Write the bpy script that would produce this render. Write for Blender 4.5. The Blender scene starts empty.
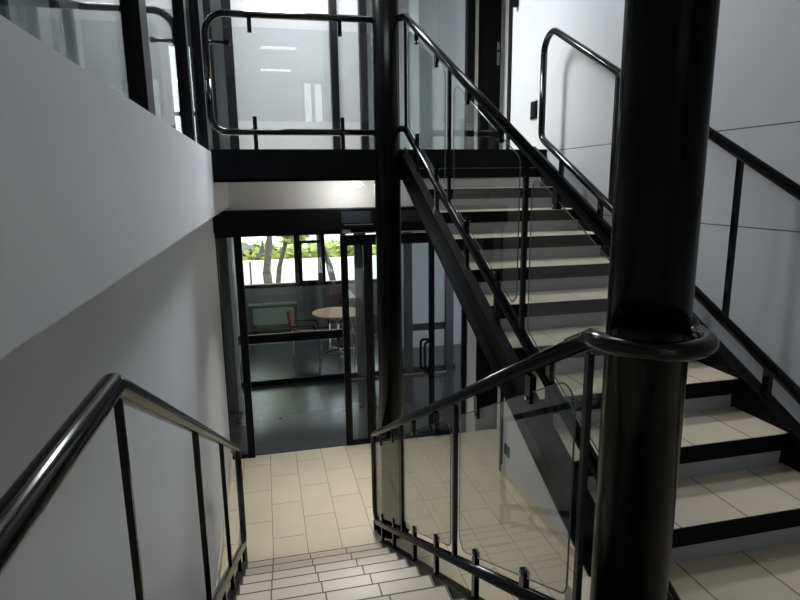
import bpy, bmesh, math, random
from mathutils import Vector, Matrix
random.seed(7)
sc = bpy.context.scene
COL = sc.collection

# ------------------------------------------------------------------ camera
EYE = Vector((0.0, 0.0, 3.447))
F_PX, YAW, PITCH, ROLL = 580.8334, -0.227, -0.1982, -0.0129
def view_dir(a, b):
    cr, sr = math.cos(ROLL), math.sin(ROLL)
    a, b = cr*a + sr*b, -sr*a + cr*b
    cp, sp = math.cos(PITCH), math.sin(PITCH)
    cy, sy = math.cos(YAW), math.sin(YAW)
    y1 = cp + sp*b
    z = sp - cp*b
    return Vector((cy*a - sy*y1, sy*a + cy*y1, z))
fwd = view_dir(0, 0)
right = (view_dir(1, 0) - fwd).normalized()
up = right.cross(fwd.normalized())
cam_data = bpy.data.cameras.new('camera')
cam = bpy.data.objects.new('camera', cam_data)
COL.objects.link(cam)
m = Matrix.Identity(4)
for i in range(3):
    m[i][0], m[i][1], m[i][2], m[i][3] = right[i], up[i], -fwd.normalized()[i], EYE[i]
cam.matrix_world = m
cam_data.sensor_width = 36.0
cam_data.lens = F_PX*36.0/800.0
cam_data.clip_start = 0.05
cam_data.clip_end = 300
sc.camera = cam

# ------------------------------------------------------------------ world, sun, lights, exposure
world = bpy.data.worlds.new('sky')
sc.world = world
world.use_nodes = True
bg = world.node_tree.nodes['Background']
bg.inputs['Color'].default_value = (0.95, 0.975, 1.0, 1)
bg.inputs['Strength'].default_value = 5.0

def sun_lamp(energy, rot):
    l = bpy.data.lights.new('sun', 'SUN'); l.energy = energy; l.angle = 0.02
    l.color = (1.0, 0.95, 0.86)
    o = bpy.data.objects.new('sun', l); COL.objects.link(o); o.rotation_euler = rot
    return o
sun_lamp(9.0, (math.radians(-30), 0, math.radians(-14)))

def area(name, loc, size, energy, color=(1, 1, 1), rot=(0, 0, 0), spread=180):
    l = bpy.data.lights.new(name, 'AREA'); l.shape = 'RECTANGLE'
    l.size, l.size_y = size; l.energy = energy; l.color = color; l.spread = math.radians(spread)
    o = bpy.data.objects.new(name, l); COL.objects.link(o)
    o.location = loc; o.rotation_euler = rot
    return o
area('landing_ceiling_light', (0.6, 5.8, 6.5), (1.2, 0.6), 180, (0.93, 0.97, 1.0), spread=150)
area('stair_ceiling_light', (1.1, 3.7, 6.5), (1.2, 0.6), 20, (0.93, 0.97, 1.0), spread=150)
area('gallery_fill_light', (-2.2, 5.5, 6.4), (1.2, 0.3), 15, (0.95, 0.98, 1.0))  # unseen fill lamp, added to brighten the room behind the gallery glazing
area('recess_ceiling_light', (3.1, 6.7, 3.3), (0.4, 0.4), 4, (1, 1, 1))

sc.view_settings.view_transform = 'Standard'
sc.view_settings.look = 'None'
sc.view_settings.exposure = 0.0
sc.view_settings.gamma = 1.0
sc.view_settings.use_curve_mapping = False
sc.cycles.transparent_max_bounces = 32
sc.cycles.max_bounces = 10
sc.cycles.use_denoising = True

# ------------------------------------------------------------------ materials
def mat(name, color, rough=0.5, metal=0.0, spec=0.5, noise=0.0, nscale=6.0, bump=0.0, bscale=80.0, coat=0.0):
    M = bpy.data.materials.new(name); M.use_nodes = True
    nt = M.node_tree; p = nt.nodes['Principled BSDF']
    p.inputs['Base Color'].default_value = (*color, 1)
    p.inputs['Roughness'].default_value = rough
    p.inputs['Metallic'].default_value = metal
    p.inputs['Specular IOR Level'].default_value = spec
    p.inputs['Coat Weight'].default_value = coat
    p.inputs['Coat Roughness'].default_value = 0.08
    if noise > 0 or bump > 0:
        geo = nt.nodes.new('ShaderNodeNewGeometry')
    if noise > 0:
        n = nt.nodes.new('ShaderNodeTexNoise'); n.inputs['Scale'].default_value = nscale
        n.inputs['Detail'].default_value = 4
        nt.links.new(geo.outputs['Position'], n.inputs['Vector'])
        r = nt.nodes.new('ShaderNodeMapRange')
        r.inputs['To Min'].default_value = 1 - noise; r.inputs['To Max'].default_value = 1 + noise
        nt.links.new(n.outputs['Fac'], r.inputs['Value'])
        v = nt.nodes.new('ShaderNodeVectorMath'); v.operation = 'SCALE'
        v.inputs[0].default_value = color
        nt.links.new(r.outputs['Result'], v.inputs['Scale'])
        nt.links.new(v.outputs['Vector'], p.inputs['Base Color'])
    if bump > 0:
        n2 = nt.nodes.new('ShaderNodeTexNoise'); n2.inputs['Scale'].default_value = bscale
        nt.links.new(geo.outputs['Position'], n2.inputs['Vector'])
        b = nt.nodes.new('ShaderNodeBump'); b.inputs['Strength'].default_value = bump
        b.inputs['Distance'].default_value = 0.003
        nt.links.new(n2.outputs['Fac'], b.inputs['Height'])
        nt.links.new(b.outputs['Normal'], p.inputs['Normal'])
    return M

def tile_mat(name, color, mortar, ox, oy, w, h, rough=0.32, msize=0.0035, offset=0.5):
    """tiles laid lengthwise along Y: w along Y, h along X, world metres"""
    M = bpy.data.materials.new(name); M.use_nodes = True
    nt = M.node_tree; p = nt.nodes['Principled BSDF']; p.inputs['Roughness'].default_value = rough
    geo = nt.nodes.new('ShaderNodeNewGeometry')
    sep = nt.nodes.new('ShaderNodeSeparateXYZ'); nt.links.new(geo.outputs['Position'], sep.inputs[0])
    ay = nt.nodes.new('ShaderNodeMath'); ay.operation = 'ADD'; ay.inputs[1].default_value = 100*w - oy
    ax = nt.nodes.new('ShaderNodeMath'); ax.operation = 'ADD'; ax.inputs[1].default_value = 100*h - ox
    nt.links.new(sep.outputs['Y'], ay.inputs[0]); nt.links.new(sep.outputs['X'], ax.inputs[0])
    cmb = nt.nodes.new('ShaderNodeCombineXYZ')
    nt.links.new(ay.outputs[0], cmb.inputs['X']); nt.links.new(ax.outputs[0], cmb.inputs['Y'])
    b = nt.nodes.new('ShaderNodeTexBrick')
    b.offset = offset; b.offset_frequency = 2; b.squash = 1.0
    b.inputs['Scale'].default_value = 1.0
    b.inputs['Mortar Size'].default_value = msize
    b.inputs['Mortar Smooth'].default_value = 0.1
    b.inputs['Brick Width'].default_value = w; b.inputs['Row Height'].default_value = h
    c1 = tuple(c*1.03 for c in color); c2 = tuple(c*0.96 for c in color)
    b.inputs['Color1'].default_value = (*c1, 1); b.inputs['Color2'].default_value = (*c2, 1)
    b.inputs['Mortar'].default_value = (*mortar, 1)
    nt.links.new(cmb.outputs[0], b.inputs['Vector'])
    n = nt.nodes.new('ShaderNodeTexNoise'); n.inputs['Scale'].default_value = 3.0; n.inputs['Detail'].default_value = 5
    nt.links.new(geo.outputs['Position'], n.inputs['Vector'])
    r = nt.nodes.new('ShaderNodeMapRange'); r.inputs['To Min'].default_value = 0.9; r.inputs['To Max'].default_value = 1.08
    nt.links.new(n.outputs['Fac'], r.inputs['Value'])
    v = nt.nodes.new('ShaderNodeVectorMath'); v.operation = 'SCALE'
    nt.links.new(b.outputs['Color'], v.inputs[0]); nt.links.new(r.outputs['Result'], v.inputs['Scale'])
    nt.links.new(v.outputs['Vector'], p.inputs['Base Color'])
    bp = nt.nodes.new('ShaderNodeBump'); bp.invert = True; bp.inputs['Strength'].default_value = 0.4; bp.inputs['Distance'].default_value = 0.002
    nt.links.new(b.outputs['Fac'], bp.inputs['Height']); nt.links.new(bp.outputs['Normal'], p.inputs['Normal'])
    return M

def glass_mat(name, tint=(0.93, 0.97, 0.96), refl=1.0, rough=0.0):
    """clear pane: transparent with Schlick reflection at both faces"""
    M = bpy.data.materials.new(name); M.use_nodes = True
    nt = M.node_tree; nt.nodes.clear()
    out = nt.nodes.new('ShaderNodeOutputMaterial')
    tr = nt.nodes.new('ShaderNodeBsdfTransparent'); tr.inputs['Color'].default_value = (*tint, 1)
    gl = nt.nodes.new('ShaderNodeBsdfGlossy'); gl.inputs['Roughness'].default_value = rough
    lw = nt.nodes.new('ShaderNodeLayerWeight'); lw.inputs['Blend'].default_value = 0.5
    pw = nt.nodes.new('ShaderNodeMath'); pw.operation = 'POWER'; pw.inputs[1].default_value = 5.0
    nt.links.new(lw.outputs['Facing'], pw.inputs[0])
    ma = nt.nodes.new('ShaderNodeMath'); ma.operation = 'MULTIPLY_ADD'
    ma.inputs[1].default_value = 0.96*refl; ma.inputs[2].default_value = 0.045*refl
    nt.links.new(pw.outputs[0], ma.inputs[0])
    mx = nt.nodes.new('ShaderNodeMixShader')
    nt.links.new(ma.outputs[0], mx.inputs[0]); nt.links.new(tr.outputs[0], mx.inputs[1]); nt.links.new(gl.outputs[0], mx.inputs[2])
    nt.links.new(mx.outputs[0], out.inputs['Surface'])
    return M

def emit_mat(name, color, strength):
    M = bpy.data.materials.new(name); M.use_nodes = True
    p = M.node_tree.nodes['Principled BSDF']
    p.inputs['Base Color'].default_value = (*color, 1)
    p.inputs['Emission Color'].default_value = (*color, 1)
    p.inputs['Emission Strength'].default_value = strength
    return M

def seam_wall_mat(name, color, seams):
    """painted wall panels with thin horizontal joints at the heights given"""
    M = mat(name, color, 0.55, noise=0.03, nscale=1.5)
    nt = M.node_tree; p = nt.nodes['Principled BSDF']
    geo = nt.nodes.new('ShaderNodeNewGeometry')
    sep = nt.nodes.new('ShaderNodeSeparateXYZ'); nt.links.new(geo.outputs['Position'], sep.inputs[0])
    prev = None
    for z in seams:
        c = nt.nodes.new('ShaderNodeMath'); c.operation = 'COMPARE'; c.inputs[1].default_value = z; c.inputs[2].default_value = 0.0035
        nt.links.new(sep.outputs['Z'], c.inputs[0])
        if prev is None: prev = c
        else:
            a = nt.nodes.new('ShaderNodeMath'); a.operation = 'MAXIMUM'
            nt.links.new(prev.outputs[0], a.inputs[0]); nt.links.new(c.outputs[0], a.inputs[1]); prev = a
    old = p.inputs['Base Color'].links[0].from_socket
    mx = nt.nodes.new('ShaderNodeMix'); mx.data_type = 'RGBA'
    nt.links.new(prev.outputs[0], mx.inputs['Factor']); nt.links.new(old, mx.inputs['A'])
    mx.inputs['B'].default_value = (0.10, 0.10, 0.10, 1)
    nt.links.new(mx.outputs['Result'], p.inputs['Base Color'])
    return M

def leaf_mat(name, c):
    return mat(name, c, 0.6, noise=0.35, nscale=9)

BLACK = mat('black_gloss_paint', (0.003, 0.003, 0.0036), 0.20, spec=0.10)
BLACK_RAIL = mat('black_rail_enamel', (0.003, 0.003, 0.0035), 0.14, spec=0.36)
BLACK_STEEL = mat('black_satin_steel', (0.0045, 0.005, 0.006), 0.40, spec=0.10, noise=0.10, nscale=12)
BLACK_FRAME = mat('black_aluminium', (0.003, 0.003, 0.0038), 0.38, spec=0.14)
BLUE_BLACK = mat('blue_black_laminate', (0.016, 0.021, 0.030), 0.4, spec=0.3)
CHARCOAL = mat('charcoal_nosing', (0.006, 0.0062, 0.007), 0.5, spec=0.06, noise=0.08, nscale=20)
WALL = mat('painted_plaster', (0.72, 0.73, 0.76), 0.6, noise=0.025, nscale=1.2, bump=0.08)
WALL_W = mat('white_painted_wall', (0.76, 0.77, 0.79), 0.55, noise=0.02, nscale=1.5)
PANEL_G = mat('pale_grey_panel', (0.27, 0.275, 0.285), 0.5, noise=0.02)
WALL_D = mat('mid_grey_wall', (0.20, 0.205, 0.215), 0.6, noise=0.03, nscale=1.5)
WALL_G = mat('grey_painted_wall', (0.42, 0.43, 0.45), 0.55, noise=0.03, nscale=1.5)
WALL_R = seam_wall_mat('panelled_white_wall', (0.55, 0.56, 0.585), (3.18, 3.725))
RISER = mat('grey_riser_paint', (0.40, 0.415, 0.445), 0.5, noise=0.03, nscale=4)
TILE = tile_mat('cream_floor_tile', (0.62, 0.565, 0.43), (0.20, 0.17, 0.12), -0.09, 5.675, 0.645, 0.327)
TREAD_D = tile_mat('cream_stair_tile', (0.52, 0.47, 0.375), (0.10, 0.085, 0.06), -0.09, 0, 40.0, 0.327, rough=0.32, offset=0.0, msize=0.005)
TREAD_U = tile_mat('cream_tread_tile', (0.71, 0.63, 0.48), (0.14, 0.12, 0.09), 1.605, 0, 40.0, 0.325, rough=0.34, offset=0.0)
CREAM = mat('cream_tile_skirting', (0.62, 0.56, 0.44), 0.35, noise=0.05, nscale=5)
GROUT = mat('brown_edge_strip', (0.075, 0.065, 0.05), 0.5)
FLOOR_G = mat('dark_grey_polished_floor', (0.055, 0.056, 0.062), 0.22, noise=0.22, nscale=1.4, bump=0.05, bscale=6)
GLASS = glass_mat('clear_glass', (0.92, 0.935, 0.932), 1.0)
GLASS_W = glass_mat('window_glass', (0.93, 0.96, 0.96), 0.9)
GLASS_EDGE = mat('green_glass_edge', (0.10, 0.16, 0.15), 0.15)
GREY_P = mat('grey_door_frame', (0.14, 0.145, 0.15), 0.45)
CHROME = mat('chrome', (0.75, 0.75, 0.76), 0.12, metal=1.0)
STEEL = mat('brushed_steel', (0.5, 0.5, 0.52), 0.3, metal=1.0)
LAMP = emit_mat('lit_diffuser', (1.0, 0.99, 0.96), 30.0)
TUBE = emit_mat('lit_tube', (0.95, 0.98, 1.0), 5.0)
WOOD = mat('honey_wood', (0.55, 0.30, 0.10), 0.5, spec=0.12, noise=0.15, nscale=5)
RED = mat('dark_red_fabric', (0.16, 0.025, 0.03), 0.8, noise=0.15, nscale=30)
RED_DEEP = mat('maroon_fabric', (0.09, 0.022, 0.024), 0.8, noise=0.15, nscale=30)
RAD = mat('grey_green_panel', (0.30, 0.36, 0.33), 0.4, noise=0.04)
RAD_D = mat('dark_casing', (0.06, 0.065, 0.06), 0.5)
WHITE_P = mat('white_plastic', (0.8, 0.8, 0.8), 0.4)
BARK = mat('grey_brown_bark', (0.06, 0.048, 0.04), 0.9, noise=0.3, nscale=8, bump=0.5, bscale=20)
LEAF = leaf_mat('yellow_green_leaves', (0.27, 0.30, 0.045))
HEDGE = leaf_mat('sunlit_hedge_leaves', (0.36, 0.40, 0.10))
PAVE = mat('pale_paving', (0.72, 0.70, 0.66), 0.8, noise=0.06, nscale=3)
CANVAS = mat('grey_canvas', (0.08, 0.085, 0.085), 0.8, noise=0.05)
FACADE = mat('grey_facade', (0.08, 0.08, 0.085), 0.7, noise=0.05)
WHITEWALL = mat('whitewashed_wall', (0.8, 0.78, 0.74), 0.8, noise=0.05)
CURTAIN = mat('grey_curtain', (0.40, 0.41, 0.42), 0.8)

# ------------------------------------------------------------------ mesh helpers
def link(name, bm, material, parent=None, smooth=False, bevel=0.0):
    me = bpy.data.meshes.new(name); bm.normal_update(); bm.to_mesh(me); bm.free()
    me.materials.append(material)
    if smooth:
        for p in me.polygons: p.use_smooth = True
    o = bpy.data.objects.new(name, me); COL.objects.link(o)
    if parent is not None: o.parent = parent; o.matrix_parent_inverse = parent.matrix_world.inverted() if False else Matrix.Translation(-parent_loc(parent))
    if bevel > 0:
        b = o.modifiers.new('bevel', 'BEVEL'); b.width = bevel; b.segments = 2; b.limit_method = 'ANGLE'
    return o
def parent_loc(p):
    v = Vector(p.location)
    while p.parent is not None:
        v = v + p.matrix_parent_inverse.translation + Vector(p.parent.location) ; p = p.parent
    return v if True else None

def box(bm, a, b):
    x0, x1 = sorted((a[0], b[0])); y0, y1 = sorted((a[1], b[1])); z0, z1 = sorted((a[2], b[2]))
    v = [bm.verts.new(p) for p in ((x0,y0,z0),(x1,y0,z0),(x1,y1,z0),(x0,y1,z0),(x0,y0,z1),(x1,y0,z1),(x1,y1,z1),(x0,y1,z1))]
    for f in ((3,2,1,0),(4,5,6,7),(0,1,5,4),(1,2,6,5),(2,3,7,6),(3,0,4,7)):
        bm.faces.new([v[i] for i in f])
def B(*pairs):
    bm = bmesh.new()
    for a, b in pairs: box(bm, a, b)
    return bm

def fillet(pts, radii, n=8):
    """polyline with rounded corners"""
    out = [Vector(pts[0])]
    for i in range(1, len(pts)-1):
        p0, p1, p2 = Vector(pts[i-1]), Vector(pts[i]), Vector(pts[i+1])
        r = radii if isinstance(radii, (int, float)) else radii[i-1]
        d0 = (p0-p1).normalized(); d1 = (p2-p1).normalized()
        ang = d0.angle(d1)
        if r <= 0 or abs(math.pi-ang) < 1e-3: out.append(p1); continue
        t = r/math.tan(ang/2)
        t = min(t, (p0-p1).length*0.49, (p2-p1).length*0.49)
        r2 = t*math.tan(ang/2)
        a, b = p1+d0*t, p1+d1*t
        c = p1 + (d0+d1).normalized()*(r2/math.sin(ang/2))
        va, vb = a-c, b-c
        tot = va.angle(vb); ax = va.cross(vb).normalized()
        for k in range(n+1):
            out.append(c + Matrix.Rotation(tot*k/n, 3, ax) @ va)
    out.append(Vector(pts[-1]))
    return out

def tube(bm, pts, r, seg=16, cap=True):
    pts = [Vector(p) for p in pts]
    P = [pts[0]]
    for p in pts[1:]:
        if (p-P[-1]).length > 1e-5: P.append(p)
    n = len(P)
    tang = []
    for i in range(n):
        if i == 0: t = P[1]-P[0]
        elif i == n-1: t = P[-1]-P[-2]
        else: t = (P[i]-P[i-1]).normalized() + (P[i+1]-P[i]).normalized()
        tang.append(t.normalized())
    u = tang[0].orthogonal().normalized()
    rings = []
    for i in range(n):
        if i > 0:
            q = tang[i-1].rotation_difference(tang[i]); u = q @ u
        u = (u - tang[i]*u.dot(tang[i])).normalized()
        w = tang[i].cross(u)
        k = 1.0
        if 0 < i < n-1:
            a = (P[i]-P[i-1]).normalized().angle((P[i+1]-P[i]).normalized())
            k = 1.0/max(0.5, math.cos(a/2))
        rr = r(i/(n-1)) if callable(r) else r
        rings.append([bm.verts.new(P[i] + (u*math.cos(2*math.pi*j/seg) + w*math.sin(2*math.pi*j/seg))*rr) for j in range(seg)])
    for i in range(n-1):
        for j in range(seg):
            bm.faces.new((rings[i][j], rings[i][(j+1) % seg], rings[i+1][(j+1) % seg], rings[i+1][j]))
    if cap:
        bm.faces.new(list(reversed(rings[0]))); bm.faces.new(rings[-1])

def T(pts, r, seg=16):
    bm = bmesh.new(); tube(bm, pts, r, seg); return bm

def cyl(bm, c, r, z0, z1, seg=48, r1=None):
    r1 = r if r1 is None else r1
    a = [bm.verts.new((c[0]+r*math.cos(2*math.pi*i/seg), c[1]+r*math.sin(2*math.pi*i/seg), z0)) for i in range(seg)]
    b = [bm.verts.new((c[0]+r1*math.cos(2*math.pi*i/seg), c[1]+r1*math.sin(2*math.pi*i/seg), z1)) for i in range(seg)]
    for i in range(seg):
        bm.faces.new((a[i], a[(i+1) % seg], b[(i+1) % seg], b[i]))
    bm.faces.new(list(reversed(a))); bm.faces.new(b)

def prism(bm, poly, axis, c0, c1):
    """extrude a polygon: axis 'x' takes (y,z), 'y' takes (x,z), 'z' takes (x,y)"""
    def P(p, c):
        return {'x': (c, p[0], p[1]), 'y': (p[0], c, p[1]), 'z': (p[0], p[1], c)}[axis]
    a = [bm.verts.new(P(p, c0)) for p in poly]; b = [bm.verts.new(P(p, c1)) for p in poly]
    n = len(poly)
    for i in range(n):
        bm.faces.new((a[i], a[(i+1) % n], b[(i+1) % n], b[i]))
    bm.faces.new(list(reversed(a))); bm.faces.new(b)
    bmesh.ops.recalc_face_normals(bm, faces=bm.faces)

def round_poly(pts, r, n=6):
    p = [(x, y, 0) for x, y in pts]
    out = []
    k = len(p)
    for i in range(k):
        seq = fillet([p[i-1], p[i], p[(i+1) % k]], r, n)[1:-1]
        out += [(v.x, v.y) for v in seq]
    return out

def thing(name, label, cat, loc=(0, 0, 0), group=None):
    o = bpy.data.objects.new(name, None); COL.objects.link(o)
    o.empty_display_size = 0.1; o.location = loc
    tag(o, label, cat, group); return o
def tag(o, label, cat, group=None):
    o['label'] = label; o['category'] = cat
    if group: o['group'] = group
    return o
def struct(name, bm, m, label=None, cat=None, bevel=0.0, parent=None):
    o = link(name, bm, m, parent, bevel=bevel)
    if parent is None:
        o['kind'] = 'structure'
        if label: o['label'] = label
        if cat: o['category'] = cat
    return o
def struct_empty(name, label, cat, loc=(0, 0, 0)):
    o = thing(name, label, cat, loc); o['kind'] = 'structure'; return o

# ------------------------------------------------------------------ dimensions
R = 0.17; G = 0.339; GD = 0.3293
ZM, ZU = 11*R, 22*R                   # mid landing, upper floor
Y_UP = 1.8475                          # first nosing of the rising flight
Y_DN = 4.789                           # last nosing of the falling flight
YF = 5.187                             # face of the upper landing
YB = 7.25                              # glazed screen line
XW, XB, XL = 2.64, -0.392, -0.575      # right wall, gallery face, lower left wall
C_NEAR, C_FAR, RC = (1.094, 1.469), (1.104, 5.215), 0.117
def nz(y): return ZM + R + (y - Y_UP)*R/G
def dn(y): return R + (Y_DN - y)*R/GD
X_IN, X_OUT, X_DR, X_DL = 1.258, 2.47, 0.93, -0.345

# ------------------------------------------------------------------ structure
struct('floor', B(((XL-0.2, -3.0, -0.2), (4.2, YB, 0))), TILE, 'cream tiled floor of the lower hall', 'floor')
struct('floor_vestibule', B(((-1.2, YB, -0.2), (6.0, 14.2, -0.001))), FLOOR_G, 'dark grey polished floor beyond the glass doors', 'floor')
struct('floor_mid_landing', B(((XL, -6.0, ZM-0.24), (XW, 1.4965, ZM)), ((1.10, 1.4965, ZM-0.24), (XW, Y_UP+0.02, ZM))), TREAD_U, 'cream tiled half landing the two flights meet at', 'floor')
struct('floor_upper_landing', B(((XB, YF+0.03, ZU-0.24), (4.2, 12.2, ZU))), TILE, 'tiled upper landing slab behind the black edge beam', 'floor')
struct('trim_1', B(((XB, YF, ZU-0.265), (C_FAR[0]-0.06, YF+0.03, ZU+0.004)), ((C_FAR[0]+0.06, YF, ZU-0.265), (XW, YF+0.03, ZU+0.004)), ((XB, YF, ZU-0.265), (XW, YF+0.22, ZU-0.24))), BLACK_STEEL, 'black steel edge beam along the upper landing', 'beam')
struct('wall_left', B(((XL-0.2, -8.0, 0), (XL, YB+0.1, 3.2))), WALL, 'light grey lower wall beside the falling flight', 'wall')
struct('floor_gallery', B(((-6.0, -8.0, 3.2), (XB, YB, 3.72)), ((-6.0, YB, 3.31), (XB, 12.2, 3.72))), WALL, 'white plastered edge of the gallery floor over the left wall', 'wall')
struct('wall_right', B(((XW, -8.0, 0), (XW+0.15, 6.05, 6.6))), WALL_R, 'white panelled wall beside the rising flight', 'wall')
struct('trim_2', B(((XW-0.015, 6.05, 0), (XW+0.165, 6.12, ZU-0.265)), ((XW-0.015, 6.05, ZU), (XW+0.165, 6.12, 6.6))), BLACK_FRAME, 'black edge trim on the end of the white panelled wall', 'trim')
struct('wall_recess', B(((4.0, 5.6, 0), (4.2, YB, 6.6)), ((XW+0.15, 5.6, 0), (4.0, 5.75, 6.6))), WALL_W, 'white end wall of the door recess', 'wall')
struct('ceiling', B(((-6.2, -8.2, 6.6), (6.2, 12.4, 6.8))), WALL_W, 'white ceiling high over the stairwell', 'ceiling')
struct('wall_rear', B(((-6.0, -8.2, 0), (1.3, -8.0, 6.6)), ((2.3, -8.2, 0), (XW+0.15, -8.0, 6.6)), ((1.3, -8.2, 0), (2.3, -8.0, 5.0)), ((1.3, -8.2, 6.5), (2.3, -8.0, 6.6))), WALL_G, 'grey wall behind the half landing', 'wall')
w = struct_empty('window_1', 'black framed window in the wall behind the half landing', 'window', (1.8, -8.1, 5.0))
link('window_frame', B(*[((x-0.05, -8.15, 5.0), (x+0.05, -8.05, 6.5)) for x in (1.35, 1.66, 1.98, 2.25)], ((1.3, -8.15, 5.0), (2.3, -8.05, 5.08)), ((1.3, -8.15, 6.42), (2.3, -8.05, 6.5))), BLACK_FRAME, w)
link('window_pane', B(((1.3, -8.11, 5.0), (2.3, -8.10, 6.5))), GLASS_W, w)
# lintel over the doors, white pilaster, back walls
struct('wall_back', B(((XL-0.2, YB, 3.16), (4.2, YB+0.15, ZU-0.24))), WALL_W, 'white lintel wall over the black door header', 'wall')
struct('wall_back_side', B(((-1.4, YB+0.06, 0), (XL-0.02, YB+0.15, 3.16))), WALL_W, 'white wall return beside the sidelight', 'wall')
struct('trim_4', B(((2.605, YB-0.01, 0), (2.735, YB+0.15, 3.16))), WALL_W, 'white pilaster between the glass doors and the recess door', 'pilaster')
struct('wall_back_recess', B(((3.06, YB, 0), (4.2, YB+0.15, 3.16)), ((2.735, YB, 2.80), (3.06, YB+0.15, 3.16))), WALL_W, 'white wall round the recess door', 'wall')
struct('wall_upper_back', B(((2.645, YB, ZU), (2.715, YB+0.12, 6.6)), ((3.06, YB, ZU), (4.2, YB+0.12, 6.6))), WALL_W, 'white wall pieces beside the upper recess door', 'wall')
struct('wall_upper_panels', B(((-0.32, YB+0.03, ZU), (1.28, YB+0.12, 5.36))), PANEL_G, 'pale grey wall panels of the upper landing behind black mullions', 'wall')
struct('wall_upper_head', B(((-0.32, YB+0.03, 5.36), (1.28, YB+0.12, 6.6)), ((2.715, YB, 6.0), (3.06, YB+0.12, 6.6))), WALL_G, 'grey head panel above the white wall panels', 'wall')
struct('wall_upper_far', B(((-6.0, 12.0, ZU), (-2.05, 12.2, 6.6)), ((-1.15, 12.0, ZU), (6.0, 12.2, 6.6)), ((-2.05, 12.0, ZU), (-1.15, 12.2, 3.9)), ((-2.05, 12.0, 6.0), (-1.15, 12.2, 6.6)), ((1.30, YB+1.4, ZU), (4.2, YB+1.5, 6.6)), ((-6.2, -8.0, 3.2), (-6.0, 12.2, 6.6)), ((5.9, YB, ZU), (6.0, 12.2, 6.6))), WALL_G, 'grey walls of the rooms behind the upper glazing', 'wall')
# gallery glazing (left)
w = struct_empty('window_2', 'black framed glazing standing on the white gallery edge', 'window', (-0.5, 4.0, 3.72))
for y0, y1 in ((2.76, 2.93), (4.50, 4.62), (5.72, 6.25)):
    link('mullion', B(((-0.53, y0, 3.72), (-0.45, y1, 6.6))), BLACK_FRAME, w)
for y0, y1 in ((-3.0, 2.76), (2.93, 4.50), (4.62, 5.72), (6.25, 7.1)):
    link('pane', B(((-0.497, y0, 3.72), (-0.487, y1, 6.6))), GLASS_W, w)
link('corner_post', B(((-0.55, 7.1, 3.72), (-0.44, 7.22, 6.6))), BLACK_FRAME, w)
# inner screen of the gallery room seen through the big pane
w = struct_empty('window_3', 'grey framed inner screen behind the gallery glazing', 'window', (-2.4, 3.0, 3.72))
for y in (3.4, 5.0, 6.9, 8.6):
    link('mullion', B(((-2.45, y, 3.72), (-2.37, y+0.12, 6.6))), BLUE_BLACK, w)
link('transom', B(((-2.45, -3, 4.95), (-2.37, 10, 5.06))), BLUE_BLACK, w)
link('panel', B(((-2.5, -3, 3.72), (-2.46, 10, 6.6))), WALL_G, w)
w = struct_empty('window_4', 'narrow window with a grey curtain at the far end of the gallery', 'window', (-1.6, 12.1, 3.9))
link('window_frame', B(((-2.05, 12.05, 3.9), (-1.15, 12.1, 3.97)), ((-2.05, 12.05, 4.75), (-1.15, 12.1, 4.82)), ((-1.66, 12.05, 3.9), (-1.60, 12.1, 6.0))), BLACK_FRAME, w)
link('window_pane', B(((-2.05, 12.12, 3.9), (-1.15, 12.13, 6.0))), GLASS_W, w)
link('curtain', B(((-1.95, 11.9, 3.75), (-1.50, 11.96, 6.2))), CURTAIN, w)
# upper landing partition (back): mullions and the grey glass bay right of the column
w = struct_empty('window_5', 'black mullioned partition at the back of the upper landing', 'window', (1.0, YB, ZU))
for x0, x1 in ((-0.325, -0.225), (0.87, 0.955), (1.215, 1.30), (2.55, 2.645)):
    link('mullion', B(((x0, YB-0.07, ZU), (x1, YB+0.03, 6.6))), BLACK_FRAME, w)
link('pane', B(((1.30, YB-0.01, ZU), (2.55, YB, 6.6))), GLASS_W, w)
link('pane', B(((-0.44, YB-0.01, ZU), (-0.325, YB, 6.6))), GLASS_W, w)
link('bay_post', B(((1.98, YB+0.55, ZU), (2.10, YB+0.62, 6.6))), WALL_W, w)

# upper and lower recess doors
def recess_door(name, z0, z1, label):
    d = struct_empty(name, label, 'door', (2.86, YB+0.05, z0))
    link('door_leaf', B(((2.72, YB+0.02, z0+0.01), (3.02, YB+0.07, z1))), BLACK_FRAME, d)
    link('door_frame', B(((3.02, YB-0.01, z0+0.0), (3.06, YB+0.09, z1+0.05)), ((2.715, YB-0.01, z1), (3.06, YB+0.09, z1+0.05))), GREY_P if z0 > 1 else BLACK_FRAME, d)
    h = link('lock_plate', B(((2.97, YB+0.012, z0+1.15), (3.00, YB+0.02, z0+1.42))), STEEL, d)
    bm = bmesh.new(); tube(bm, fillet([(2.985, YB+0.02, z0+1.31), (2.985, YB-0.04, z0+1.31), (2.93, YB-0.04, z0+1.31)], 0.015), 0.010)
    link('lever_handle', bm, BLACK_FRAME, d, smooth=True)
recess_door('door_1', ZU, 6.0, 'black door in the recess at the top of the stairs')
recess_door('door_2', 0.0, 2.75, 'black door in the recess of the lower hall')

# skirtings
struct('baseboard_right', B(((XW-0.014, -3.0, 0), (XW, 6.05, 0.10))), CREAM, 'cream tile skirting under the panelled wall', 'skirting')
struct('baseboard_left', B(((XL, -3.0, 0), (XL+0.014, YB-0.05, 0.10))), CREAM, 'cream tile skirting under the lower wall', 'skirting')

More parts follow.
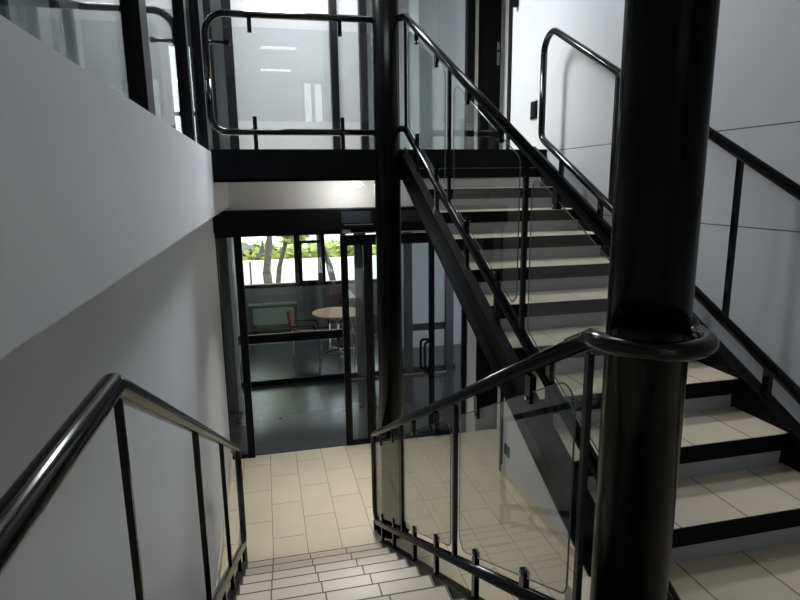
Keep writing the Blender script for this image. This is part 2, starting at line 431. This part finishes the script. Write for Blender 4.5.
# ------------------------------------------------------------------ room beyond the glass
YP, YR = 10.0, 14.0
struct('ceiling_room', B(((-1.4, YB+0.15, 3.16), (6.0, 14.2, 3.3))), WALL_W, 'white ceiling of the room beyond the glass doors', 'ceiling')
struct('wall_room_left', B(((-1.4, YB+0.15, 0), (-1.2, 14.2, 3.16)), ((-1.2, 8.98, 0), (-0.60, 9.1, 3.16)), ((-0.535, 8.86, 0), (-0.49, 8.98, 3.16)), ((-0.75, 9.1, 0), (-0.60, 14.0, 3.16))), WALL_W, 'white side wall of the room beyond the glass doors', 'wall')
struct('wall_room_right', B(((6.0, YB, 0), (6.2, 14.2, 3.3)), ((2.35, 11.6, 0), (6.0, 11.75, 3.16))), WALL_G, 'light grey walls of the room at the right of the vestibule', 'wall')
struct('wall_room_far', B(((-0.75, YR, 0), (6.0, YR+0.2, 1.07)), ((-0.75, YR, 2.55), (6.0, YR+0.2, 3.3)), ((3.4, YR, 1.07), (6.0, YR+0.2, 2.55)), ((-0.75, YR-0.012, 0.86), (6.0, YR, 0.88))), WALL_D, 'grey wall with a window band in the room beyond', 'wall')
w = struct_empty('window_6', 'black framed window band looking onto the sunny garden', 'window', (1.4, YR, 1.07))
link('window_frame', B(((-0.62, YR-0.03, 1.05), (3.4, YR+0.12, 1.13)), ((-0.62, YR, 2.45), (3.4, YR+0.1, 2.56)), *[((x0, YR, 1.1), (x1, YR+0.1, 2.5)) for x0, x1 in ((0.66, 0.80), (1.25, 1.39), (2.2, 2.34), (2.85, 2.99))]), BLACK_FRAME, w)
link('opening_sash', B(((0.80, YR, 2.07), (1.25, YR+0.08, 2.14)), ((0.80, YR, 1.13), (0.84, YR+0.08, 2.14)), ((1.21, YR, 1.13), (1.25, YR+0.08, 2.14)), ((0.80, YR, 1.13), (1.25, YR+0.08, 1.17))), BLACK_FRAME, w)
link('window_pane', B(((-0.6, YR+0.05, 1.1), (3.4, YR+0.058, 2.5))), GLASS_W, w)
# blue black cupboard side by the screen
t = thing('tall_cabinet', 'tall blue black cabinet standing inside the vestibule beside the door jamb', 'cabinet', (-0.85, 8.95, 0))
link('body', B(((-1.1, 8.84, 0.04), (-0.545, 8.97, 3.0))), BLUE_BLACK, t)
link('plinth', B(((-1.08, 8.85, 0), (-0.56, 8.96, 0.04))), BLACK_FRAME, t)

# inner glazed screen at y = 10
w = struct_empty('window_7', 'black framed inner glass screen between vestibule and room', 'window', (1.3, YP, 0))
link('bottom_rail', B(((-0.60, YP-0.03, 0.0), (3.35, YP+0.03, 0.09))), BLACK_FRAME, w)
link('mid_rail', B(((-0.60, YP-0.03, 0.77), (1.32, YP+0.03, 0.92))), BLACK_FRAME, w)
link('mid_rail', B(((2.50, YP-0.03, 0.80), (3.2, YP+0.03, 0.92))), BLACK_FRAME, w)
link('head_rail', B(((-0.60, YP-0.03, 3.05), (6.0, YP+0.03, 3.16))), BLACK_FRAME, w)
for x0, x1 in ((-0.60, -0.54), (1.27, 1.36), (1.50, 1.70), (2.38, 2.53), (3.16, 3.31), (4.4, 4.5)):
    link('post', B(((x0, YP-0.04, 0), (x1, YP+0.04, 3.1))), BLUE_BLACK if x0 > 1.4 else BLACK_FRAME, w)
for x0, x1 in ((-0.54, 1.27), (1.36, 1.5), (1.7, 2.38), (2.53, 3.16)):
    link('pane', B(((x0, YP-0.005, 0.09), (x1, YP+0.005, 3.05))), GLASS_W, w)
struct('trim_3', B(((1.36, YP-0.10, 0.0), (3.16, YP-0.05, 0.014))), STEEL, 'bright threshold strip before the inner screen', 'threshold')

# ------------------------------------------------------------------ outer glazed screen and doors at y = 7.25
t = thing('door_header', 'black door header box with inset panels under the white lintel', 'door header', (1.0, YB-0.05, 2.84))
link('housing', B(((XL, YB-0.17, 2.90), (2.60, YB+0.05, 3.157))), BLACK_FRAME, t, bevel=0.008)
link('lower_track', B(((XL, YB-0.06, 2.84), (2.60, YB+0.06, 2.90))), BLACK_FRAME, t)
link('inset_panel', B(((-0.40, YB-0.178, 2.95), (0.80, YB-0.17, 3.10)), ), BLACK_STEEL, t)
link('inset_panel', B(((0.92, YB-0.178, 2.98), (1.28, YB-0.17, 3.12))), BLUE_BLACK, t)
link('inset_panel', B(((1.65, YB-0.178, 2.98), (2.40, YB-0.17, 3.12))), BLUE_BLACK, t)
link('light_strip', B(((0.95, YB-0.185, 2.955), (1.30, YB-0.17, 2.965))), STEEL, t)
link('light_strip', B(((0.96, YB-0.075, 2.845), (2.5, YB-0.06, 2.857))), STEEL, t)
link('sensor', B(((0.92, YB-0.20, 2.86), (1.02, YB-0.17, 2.90))), STEEL, t)
w = struct_empty('window_8', 'narrow black framed sidelight between wall and doorway', 'window', (-0.45, YB, 0))
link('jamb', B(((-0.365, YB-0.05, 0), (-0.275, YB+0.05, 2.84))), BLACK_FRAME, w)
link('jamb', B(((XL, YB-0.03, 0), (XL+0.015, YB+0.03, 2.84))), BLACK_FRAME, w)
link('sill_rail', B(((XL, YB-0.04, 0), (-0.365, YB+0.04, 0.055))), BLACK_FRAME, w)
link('pane', B(((XL+0.01, YB-0.005, 0.05), (-0.365, YB+0.005, 2.84))), GLASS_W, w)

def glass_leaf(name, label, x0, x1, sl, sr, y, grp=None, low=0.085):
    d = thing(name, label, 'door', ((x0+x1)/2, y, 0), grp)
    link('stile', B(((x0, y-0.03, 0.012), (x0+sl, y+0.03, 2.82))), BLACK_FRAME, d)
    link('stile', B(((x1-sr, y-0.03, 0.012), (x1, y+0.03, 2.82))), BLACK_FRAME, d)
    link('top_rail', B(((x0+sl, y-0.028, 2.69), (x1-sr, y+0.028, 2.82))), BLACK_FRAME, d)
    link('bottom_rail', B(((x0+sl, y-0.028, 0.012), (x1-sr, y+0.028, low))), BLACK_FRAME, d)
    link('pane', B(((x0+sl, y-0.005, low), (x1-sr, y+0.005, 2.69))), GLASS_W, d)
    return d
glass_leaf('sliding_door', 'slim black framed sliding glass leaf parked at the edge of the open doorway', 0.915, 1.30, 0.085, 0.10, YB)
glass_leaf('glass_door', 'black framed glass leaf partly hidden behind the far column', 1.302, 2.07, 0.015, 0.0, YB).name = 'glass_door'
d = glass_leaf('glass_door', 'black framed glass leaf with looped pull handle near the panelled wall', 2.075, 2.585, 0.06, 0.055, YB)
for dy in (-1, 1):
    bm = bmesh.new()
    yy = YB + dy*0.03
    xh = 2.095
    tube(bm, fillet([(xh, yy, 0.96), (xh-0.12, yy+dy*0.07-0.02, 0.96), (xh-0.12, yy+dy*0.07-0.02, 1.38), (xh, yy, 1.38)], 0.05), 0.018)
    link('pull_handle', bm, BLACK_RAIL, d, smooth=True)

# ------------------------------------------------------------------ columns
def column(c, z0, label):
    t = thing('round_column', label, 'column', (c[0], c[1], z0))
    bm = bmesh.new(); cyl(bm, c, RC, z0, 6.6, 64)
    o = link('shaft', bm, BLACK, t)
    for p in o.data.polygons: p.use_smooth = len(p.vertices) == 4
    bm = bmesh.new(); cyl(bm, c, RC+0.05, z0, z0+0.02, 48)
    link('base_plate', bm, BLACK, t)
column(C_NEAR, ZM, 'thick glossy black round column on the half landing, circled by the handrail')
column(C_FAR, 0.0, 'glossy black round column at the edge of the upper landing')

# ------------------------------------------------------------------ rising flight
t = thing('rising_stair_flight', 'rising stair flight with cream tile treads and black nosings up to the landing', 'staircase', (1.9, Y_UP, ZM))
XS0, XS1 = X_IN+0.012, 2.475
for n in range(1, 11):
    y = Y_UP + (n-1)*G; z = ZM + n*R
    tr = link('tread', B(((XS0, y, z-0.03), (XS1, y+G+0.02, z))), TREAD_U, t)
    link('nosing', B(((XS0, y-0.006, z-0.085), (XS1, y+0.02, z-0.002))), CHARCOAL, tr)
for n in range(1, 12):
    y = Y_UP + (n-1)*G; z = ZM + (n-1)*R
    link('riser', B(((XS0, y+0.008, z), (XS1-0.03, y+0.02, z+R-(0.085 if n < 11 else 0.25)+0.0)) if n < 11 else ((XS0, y-0.06, z), (XS1, y-0.05, z+R))), RISER if n < 11 else CHARCOAL, t)
def sloped(x0, x1, fn, lo, hi, ya, yb):
    bm = bmesh.new(); prism(bm, [(ya, fn(ya)+lo), (yb, fn(yb)+lo), (yb, fn(yb)+hi), (ya, fn(ya)+hi)], 'x', x0, x1); return bm
def join(*bms):
    out = bmesh.new()
    for b in bms:
        me = bpy.data.meshes.new('tmp'); b.to_mesh(me); b.free(); out.from_mesh(me); bpy.data.meshes.remove(me)
    return out
ya, yb = Y_UP-0.10, YF
link('stringer', join(sloped(X_IN-0.006, X_IN+0.010, nz, -0.18, 0.045, ya, yb), sloped(X_IN-0.05, X_IN+0.010, nz, -0.192, -0.175, ya, yb-0.12), sloped(X_IN-0.05, X_IN+0.010, nz, 0.032, 0.05, ya, yb-0.12)), BLACK_STEEL, t)
link('stringer', join(sloped(2.476, 2.490, nz, -0.24, 0.055, ya, yb), sloped(2.44, 2.52, nz, 0.035, 0.055, ya, yb)), BLACK_STEEL, t)

# ------------------------------------------------------------------ falling flight
t = thing('falling_stair_flight', 'falling stair flight of narrow cream tile treads down to the hall', 'staircase', (0.3, Y_DN, 0))
XD0, XD1 = -0.308, 0.898
for k in range(1, 11):
    y = Y_DN - (k-1)*GD; z = k*R
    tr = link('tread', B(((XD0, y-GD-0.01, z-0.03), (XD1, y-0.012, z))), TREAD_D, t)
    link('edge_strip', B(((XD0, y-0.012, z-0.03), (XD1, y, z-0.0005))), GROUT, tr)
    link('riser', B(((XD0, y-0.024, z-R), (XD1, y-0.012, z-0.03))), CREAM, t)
link('riser', B(((XD0, 1.4965-0.02, ZM-R), (XD1, 1.4965+0.001, ZM-0.03))), CREAM, t)
ya, yb = 1.45, Y_DN+0.12
def str_dn(x0, x1, sgn):
    bm = bmesh.new()
    poly = [(1.45, dn(1.45)-0.02), (1.45, dn(1.45)-0.30), (Y_DN-0.30, 0.0), (Y_DN+0.06, 0.0), (Y_DN+0.06, dn(Y_DN+0.06)-0.02)]
    prism(bm, poly, 'x', x0, x1)
    return bm
def flange(x0, x1):
    return sloped(x0, x1, dn, -0.02, 0.0, 1.45, Y_DN+0.08)
link('stringer', join(str_dn(0.902, 0.918, 1), flange(0.902, 0.965)), BLACK_STEEL, t)
link('stringer', join(str_dn(-0.328, -0.312, 1), flange(-0.375, -0.312)), BLACK_STEEL, t)

# ------------------------------------------------------------------ balustrades
def glass_panel(par, x, fn, ya, yb, lo, hi, r=0.06):
    pts = [(ya, fn(ya)+lo), (yb, fn(yb)+lo), (yb, fn(yb)+hi), (ya, fn(ya)+hi)]
    bm = bmesh.new(); prism(bm, round_poly(pts, r), 'x', x-0.005, x+0.005)
    g = link('glass_panel', bm, GLASS, par)
    # polished rim
    rp = round_poly(pts, r); rp.append(rp[0])
    bm = bmesh.new(); tube(bm, [(x, p[0], p[1]) for p in rp], 0.003, 6, cap=False)
    link('polished_edge', bm, GLASS_EDGE, g, smooth=True)
    return g
def post(par, x, y, z0, z1, w=0.0115, name='baluster'):
    return link(name, B(((x-w, y-w, z0), (x+w, y+w, z1))), BLACK_RAIL, par)
def clamp(par, x, y, z0, z1, zc):
    o = link('glass_clamp', B(((x-0.013, y-0.02, z0), (x+0.013, y+0.02, z1))), BLACK_RAIL, par)
    bm = bmesh.new(); tube(bm, [(x-0.02, y, zc), (x+0.02, y, zc)], 0.008, 8)
    link('clamp_screw', bm, CHROME, o)

def arc(c, r, a0, a1, z, n=28):
    return [Vector((c[0]+r*math.cos(a0+(a1-a0)*i/n), c[1]+r*math.sin(a0+(a1-a0)*i/n), z)) for i in range(n+1)]

RT, RL = 0.028, 0.028
TOP, LOW = 1.145, 0.22
# falling flight, column side, with the loop round the near column
t = thing('glass_balustrade', 'glass balustrade of the falling flight whose black handrail loops round the thick column', 'balustrade', (X_DR, 3.2, 0))
ZR = 2.99
ye = 5.26
path = fillet([(X_DR, 1.5, ZR), (X_DR, ye, dn(ye)+1.105), (X_DR, ye, dn(ye)+0.5)], [0.05], 8)
link('handrail', T(path, lambda s: RT, 16), BLACK_RAIL, t, smooth=True)
ring = [Vector((X_DR, 1.62, ZR-0.058))] + [Vector((X_DR, 1.50, ZR))] + arc(C_NEAR, 0.164, math.pi, 2*math.pi, ZR)
y2 = 1.62
ring += [Vector((X_IN, 1.49, ZR+0.02)), Vector((X_IN, y2, nz(y2)+TOP))]
link('rail_loop', T(ring, RT, 18), BLACK_RAIL, t, smooth=True)
path = fillet([(X_DR, ye, dn(ye)+1.0), (X_DR, ye, dn(ye)+0.165), (X_DR, 1.45, dn(1.45)+0.165)], [0.11], 8)
link('lower_rail', T(path, RL, 14), BLACK_RAIL, t, smooth=True)
for y in (4.03, 2.757, 1.505):
    post(t, X_DR, y, dn(y)+0.165, min(dn(y)+1.075, ZR), 0.0105 if y < 2 else 0.013)
for y in (4.87, 4.36, 3.655, 3.11, 2.43, 1.89):
    clamp(t, X_DR, y, dn(y)-0.01, dn(y)+0.268, dn(y)+0.25)
    clamp(t, X_DR, y, dn(y)+0.972, dn(y)+1.08, dn(y)+0.99)
for a, b in ((4.12, 5.19), (2.83, 3.95), (1.57, 2.68)):
    glass_panel(t, X_DR, dn, a, b, 0.235, 1.01, 0.07)
post(t, X_DR, ye, 0.0, dn(ye)+0.165, 0.02, 'foot')

# falling flight, wall side
t = thing('metal_balustrade', 'open black balustrade without glass beside the grey left wall', 'balustrade', (X_DL, 3.2, 0))
ye = 5.02
ZRL = 3.02
path = fillet([(X_DL, -2.5, ZRL), (X_DL, 1.33, ZRL), (X_DL, ye, dn(ye)+1.095), (X_DL, ye, dn(ye)+0.4)], [0.04, 0.05], 8)
link('handrail', T(path, RT, 16), BLACK_RAIL, t, smooth=True)
path = fillet([(X_DL, ye, dn(ye)+1.0), (X_DL, ye, dn(ye)+0.165), (X_DL, 1.40, dn(1.40)+0.165), (X_DL, -2.5, dn(1.4)+0.165)], [0.10, 0.03], 8)
link('lower_rail', T(path, RL, 14), BLACK_RAIL, t, smooth=True)
for y in (1.36, 2.52, 3.61):
    post(t, X_DL, y, dn(y)+0.165, dn(y)+1.085, 0.0085 if y < 2 else 0.0125)
post(t, X_DL, -0.2, dn(1.4)+0.165, ZRL)
for y in (4.87, 4.36, 3.655, 3.11, 2.43, 1.89):
    link('stub_post', B(((X_DL-0.013, y-0.02, dn(y)-0.01), (X_DL+0.013, y+0.02, dn(y)+0.165))), BLACK_RAIL, t)
post(t, X_DL, ye, 0.0, dn(ye)+0.165, 0.02, 'foot')

# rising flight, column side
t = thing('glass_balustrade', 'glass balustrade along the open side of the rising flight between the two columns', 'balustrade', (X_IN, 3.4, ZM))
yt = 5.12
path = fillet([(X_IN, 1.60, nz(1.60)+TOP), (X_IN, yt, nz(yt)+TOP), (C_FAR[0]+0.10, yt+0.03, nz(yt)+TOP-0.01)], [0.02], 6)
link('handrail', T(path, RT, 16), BLACK_RAIL, t, smooth=True)
path = fillet([(X_IN, 1.45, nz(1.45)+LOW), (X_IN, yt+0.03, nz(yt+0.03)+LOW), (C_FAR[0]+0.10, yt+0.06, nz(yt+0.03)+LOW)], [0.04], 6)
link('lower_rail', T(path, RL, 14), BLACK_RAIL, t, smooth=True)
for y in (5.13, 3.90, 2.68, 1.52):
    post(t, X_IN, y, nz(y)+(LOW if y > 2 else 0.05), nz(y)+TOP)
for y in (4.75, 4.20, 3.53, 3.01, 2.36, 1.88):
    clamp(t, X_IN, y, nz(y)+0.034, nz(y)+0.345, nz(y)+0.325)
    clamp(t, X_IN, y, nz(y)+1.03, nz(y)+TOP, nz(y)+1.045)
for a, b in ((3.99, 5.03), (2.75, 3.80), (1.66, 2.61)):
    glass_panel(t, X_IN, nz, a, b, 0.295, 1.07)

# rising flight, wall side
t = thing('metal_balustrade', 'black double rail with a rounded upper end along the white panelled wall', 'balustrade', (X_OUT, 3.4, ZM))
yt = 4.97
def nzo(y): return nz(y) + 1.12 + 0.022*(y-2.3)
LO = 0.225
path = fillet([(X_OUT, 0.6, nzo(0.6)), (X_OUT, yt, nzo(yt)), (X_OUT, yt, nz(yt)+LO), (X_OUT, 0.6, nz(0.6)+LO)], [0.15, 0.10], 10)
link('handrail', T(path[:len(path)//2], RT, 16), BLACK_RAIL, t, smooth=True)
link('lower_rail', T(path[len(path)//2-1:], RL+0.001, 16), BLACK_RAIL, t, smooth=True)
for y in (3.83, 2.66, 1.50):
    post(t, X_OUT, y, nz(y)+LO, nzo(y), 0.013)
for y in (4.58, 3.96, 3.17, 2.34, 1.80):
    link('stub_post', B(((X_OUT-0.014, y-0.02, nz(y)+0.03), (X_OUT+0.014, y+0.02, nz(y)+LO))), BLACK_RAIL, t)

# upper landing guard
t = thing('glass_guardrail', 'glass guardrail with rounded black pipe frame on the upper landing', 'guardrail', (0.3, YF, ZU))
yg = YF+0.015
xa, xb = -0.375, C_FAR[0]-0.09
zt, zl = 4.80, 3.885
path = fillet([(xb, yg, zt+0.01), (xa, yg, zt), (xa, yg, 4.3)], [0.16], 10)
link('handrail', T(path, 0.028, 16), BLACK_RAIL, t, smooth=True)
path = fillet([(xa, yg, 4.30), (xa, yg, zl), (xb, yg, zl)], [0.13], 10)
link('lower_rail', T(path, 0.0275, 16), BLACK_RAIL, t, smooth=True)
for x in (-0.025, 0.71):
    link('glass_clamp', B(((x-0.017, yg-0.013, 4.665), (x+0.017, yg+0.013, zt))), BLACK_RAIL, t)
    link('glass_clamp', B(((x-0.017, yg-0.013, ZU), (x+0.017, yg+0.013, 4.01))), BLACK_RAIL, t)
bm = bmesh.new(); tube(bm, [(-0.40, yg, 4.58), (-0.20, yg, 4.58)], 0.016, 10)
tube(bm, [(-0.205, yg-0.02, 4.58), (-0.205, yg+0.02, 4.58)], 0.022, 12)
link('side_clamp', bm, BLACK_RAIL, t)
bm = bmesh.new()
prism(bm, round_poly([(-0.245, 3.975), (0.985, 3.975), (0.985, 4.705), (-0.245, 4.705)], 0.05), 'y', yg-0.005, yg+0.005)
link('glass_panel', bm, GLASS, t)
rp = round_poly([(-0.245, 3.975), (0.985, 3.975), (0.985, 4.705), (-0.245, 4.705)], 0.05); rp.append(rp[0])

# ------------------------------------------------------------------ small wall fittings and lamps
def wall_plate(name, y, z, w, h, label, cat, m=BLACK_FRAME):
    t = thing(name, label, cat, (XW, y, z))
    link('cover_plate', B(((XW-0.012, y-w/2, z-h/2), (XW, y+w/2, z+h/2))), m, t, bevel=0.003)
    return t
t = wall_plate('wall_outlet', 5.91, 0.345, 0.14, 0.14, 'dark square socket low on the panelled wall under the rising flight', 'outlet')
link('socket_insert', B(((XW-0.016, 5.87, 0.31), (XW-0.012, 5.95, 0.38))), BLACK_STEEL, t)
t = wall_plate('light_switch', 5.48, 4.13, 0.135, 0.17, 'black light switch on the white wall beside the rounded rail end', 'switch')
link('rocker', B(((XW-0.018, 5.44, 4.08), (XW-0.012, 5.52, 4.18))), BLACK_FRAME, t)
t = thing('wall_bracket', 'slim black vertical bar on the white wall above the light switch', 'bracket', (XW, 5.97, 5.2))
bm = bmesh.new(); tube(bm, [(XW-0.03, 5.93, 5.19), (XW-0.03, 5.93, 6.0)], 0.03, 12)
link('bar', bm, BLACK_FRAME, t, smooth=True)
link('back_plate', B(((XW-0.02, 5.90, 5.3), (XW, 5.96, 5.9))), BLACK_FRAME, t)

LX, LY = 1.05, 6.75
t = thing('bulkhead_lamp', 'lit white bulkhead lamp fixed under the upper landing slab', 'lamp', (LX, LY, ZU-0.24))
link('housing', B(((LX-0.17, LY-0.08, ZU-0.262), (LX+0.17, LY+0.08, ZU-0.24))), WHITE_P, t)
bm = bmesh.new(); tube(bm, [(LX-0.15, LY, ZU-0.305), (LX+0.05, LY, ZU-0.305)], 0.024, 14)
link('diffuser', bm, LAMP, t, smooth=True)
bm = bmesh.new(); tube(bm, fillet([(LX+0.06, LY, ZU-0.262), (LX+0.08, LY, ZU-0.30), (LX+0.145, LY, ZU-0.30), (LX+0.16, LY, ZU-0.262)], 0.02), 0.010, 8)
link('wire_guard', bm, WHITE_P, t, smooth=True)
l = bpy.data.lights.new('bulkhead_glow', 'POINT'); l.energy = 6; l.shadow_soft_size = 0.05; l.color = (1.0, 0.98, 0.93)
o = bpy.data.objects.new('bulkhead_glow', l); COL.objects.link(o); o.location = (LX-0.05, LY, ZU-0.38)
area('bulkhead_downlight', (LX-0.1, LY-0.5, ZU-0.34), (0.3, 0.12), 24, (1.0, 0.98, 0.93), (math.radians(-10), 0, 0), spread=95)
for y, lab in ((-4.0, 'ceiling tube lamp nearer the half landing'), (-6.7, 'ceiling tube lamp nearer the rear window')):
    t = thing('ceiling_lamp', lab, 'lamp', (0.5, y, 6.6), 'tube lamps on the ceiling')
    link('housing', B(((0.12, y-0.1, 6.53), (0.98, y+0.1, 6.6))), WHITE_P, t)
    link('diffuser', B(((0.15, y-0.08, 6.50), (0.95, y+0.08, 6.53))), TUBE, t)

# ------------------------------------------------------------------ furniture in the room beyond
tx, ty, tz = 1.38, 11.75, 0.85
t = thing('round_table', 'round honey coloured wooden table on a metal pedestal near the window', 'table', (tx, ty, 0))
bm = bmesh.new(); cyl(bm, (tx, ty), 0.52, tz-0.03, tz, 48); link('tabletop', bm, WOOD, t)
bm = bmesh.new(); cyl(bm, (tx, ty), 0.035, 0.03, tz-0.03, 20); link('pedestal', bm, CHROME, t, smooth=True)
for a in (0.3, 0.3+math.pi/2, 0.3+math.pi, 0.3+1.5*math.pi):
    link('foot', T([(tx, ty, 0.06), (tx+0.38*math.cos(a), ty+0.38*math.sin(a), 0.02)], 0.018, 8), CHROME, t)

def armchair(loc, rz, fabric, label):
    t = thing('armchair', label, 'chair', (0, 0, 0), 'chairs around the round table')
    def ob(n, bm, m, **k): return link(n, bm, m, t, **k)
    bm = B(((-0.24, -0.24, 0.44), (0.24, 0.24, 0.52))); ob('seat', bm, fabric, bevel=0.03)
    bm = bmesh.new(); prism(bm, round_poly([(-0.23, 0.60), (0.23, 0.60), (0.21, 1.02), (-0.21, 1.02)], 0.08), 'y', 0.25, 0.30)
    bmesh.ops.rotate(bm, cent=(0, 0.25, 0.55), matrix=Matrix.Rotation(-0.14, 3, 'X'), verts=bm.verts)
    ob('backrest', bm, fabric, bevel=0.012)
    for s in (-1, 1):
        ob('arm', T(fillet([(s*0.27, -0.22, 0.44), (s*0.27, -0.20, 0.70), (s*0.27, 0.27, 0.70)], 0.06), 0.016, 8), BLACK_FRAME, smooth=True)
        ob('leg', T([(s*0.25, -0.22, 0.44), (s*0.26, -0.27, 0.0)], 0.014, 8), CHROME)
        ob('leg', T([(s*0.23, 0.25, 0.62), (s*0.23, 0.22, 0.44), (s*0.26, 0.27, 0.0)], 0.014, 8), CHROME)
    t.location = loc; t.rotation_euler = (0, 0, rz)
    return t
armchair((0.72, 11.55, 0), math.radians(80), RED, 'red armchair at the round table facing along the window wall')
armchair((1.55, 12.65, 0), math.radians(-5), RED_DEEP, 'maroon armchair behind the round table with its back to the window')
armchair((1.75, 10.95, 0), math.radians(190), RED_DEEP, 'maroon armchair at the near side of the round table behind the glass leaf')

t = thing('radiator_cabinet', 'low grey green panelled radiator cabinet under the garden window', 'cabinet', (0.1, 13.9, 0))
link('casing', B(((-0.47, 13.76, 0.10), (0.66, 13.97, 0.66))), RAD_D, t)
link('front_panel', B(((-0.37, 13.745, 0.20), (0.58, 13.76, 0.60))), RAD, t)
link('top_grille', B(((-0.47, 13.75, 0.66), (0.66, 13.97, 0.69))), RAD, t)
for x in (-0.43, 0.62):
    link('foot', B(((x-0.03, 13.80, 0), (x+0.03, 13.97, 0.10))), RAD_D, t)

# ------------------------------------------------------------------ garden outside
struct('floor_garden', B(((-30, YR+0.25, -0.25), (40, 70, -0.05))), PAVE, 'pale sunlit paving of the garden', 'ground')
struct('wall_garden', B(((-14, 20.0, -0.05), (22, 20.3, 0.93))), WHITEWALL, 'low whitewashed garden wall', 'wall')
def tree(pts, r0, r1, crown, label, n=260):
    t = thing('tree', label, 'tree', pts[0])
    link('trunk', T(fillet(pts, 0.3, 5), lambda s: r0 + (r1-r0)*s, 10), BARK, t, smooth=True)
    bm = bmesh.new()
    for c, rad, k in crown:
        for _ in range(k):
            d = Vector((random.gauss(0, 1), random.gauss(0, 1), random.gauss(0, 1))).normalized()*rad*random.random()**0.4
            p = Vector(c) + d
            s = random.uniform(0.10, 0.20)
            M = Matrix.Rotation(random.uniform(0, 6.28), 3, 'Z') @ Matrix.Rotation(random.uniform(0, 3.14), 3, 'X')
            v = [bm.verts.new(p + M @ Vector(q)) for q in ((-s, 0, 0), (-s*0.3, -s*0.5, 0.02), (s, 0, 0.03), (-s*0.3, s*0.5, 0.02))]
            bm.faces.new(v)
    link('foliage', bm, LEAF, t)
tree([(0.06, 19.3, -0.05), (0.0, 19.3, 0.67), (0.136, 19.3, 1.69), (0.23, 19.3, 4.3)], 0.145, 0.09, [((0.11, 19.1, 3.2), 0.95, 170), ((-0.9, 19.4, 3.2), 0.85, 110)], 'upright grey tree trunk nearest the window corner')
tree([(0.2, 16.4, -0.05), (0.35, 16.4, 1.2), (0.62, 16.4, 2.1), (0.9, 16.4, 3.6)], 0.075, 0.05, [((0.72, 16.4, 2.30), 0.50, 230), ((0.35, 16.4, 2.9), 0.6, 140)], 'slim leaning tree with yellow green leaves')
tree([(1.89, 15.2, -0.05), (1.61, 15.2, 1.38), (1.36, 15.2, 2.11), (1.29, 15.2, 3.77)], 0.092, 0.06, [((1.29, 15.2, 3.3), 0.45, 120)], 'leaning tree beyond the small opening sash')
bm = bmesh.new()
for _ in range(5200):
    p = Vector((random.uniform(-3.5, 8), random.uniform(21.0, 22.2), random.uniform(0.0, 1.2 + 0.25*math.sin(random.uniform(0, 6)))))
    s = random.uniform(0.14, 0.28)
    M = Matrix.Rotation(random.uniform(0, 6.28), 3, 'Z') @ Matrix.Rotation(random.uniform(0, 3.14), 3, 'X')
    bm.faces.new([bm.verts.new(p + M @ Vector(q)) for q in ((-s, 0, 0), (0, -s*0.6, 0), (s, 0, 0), (0, s*0.6, 0))])
h = link('hedge_foliage', bm, HEDGE); h['kind'] = 'stuff'; h['label'] = 'sunlit yellow green hedge behind the low garden wall'; h['category'] = 'hedge'
t = thing('garden_parasol', 'grey canvas parasol open outside the window', 'parasol', (-1.75, 18.0, -0.05))
bm = bmesh.new(); cyl(bm, (-1.75, 18.0), 1.5, 1.62, 2.2, 8, 0.05); link('canopy', bm, CANVAS, t)
bm = bmesh.new(); cyl(bm, (-1.75, 18.0), 0.03, -0.05, 2.25, 10); link('pole', bm, BARK, t)
t = thing('shade_sail', 'grey triangular shade sail on a thin mast before the upright tree', 'sail', (-0.2, 15.85, -0.05))
bm = bmesh.new()
a = [(-0.42, 15.85, 1.42), (-0.02, 15.8, 1.69), (-0.05, 15.75, 2.06), (-0.19, 15.85, 1.65)]
v0 = [bm.verts.new(p) for p in a]; v1 = [bm.verts.new((p[0], p[1]+0.02, p[2])) for p in a]
bm.faces.new(v0); bm.faces.new(list(reversed(v1)))
for i in range(4): bm.faces.new((v0[i], v1[i], v1[(i+1) % 4], v0[(i+1) % 4]))
bmesh.ops.recalc_face_normals(bm, faces=bm.faces)
link('cloth', bm, CANVAS, t)
link('mast', T([(-0.42, 15.86, -0.05), (-0.42, 15.86, 1.46)], 0.025, 8), BARK, t)
t = thing('grey_building', 'grey flat roofed building beyond the hedge', 'building', (6, 36, -0.05))
link('wall', B(((1.0, 36, -0.05), (16, 44, 2.2))), WHITEWALL, t)
link('roof', B(((0.6, 35.6, 2.2), (16.4, 44.4, 2.9))), FACADE, t)
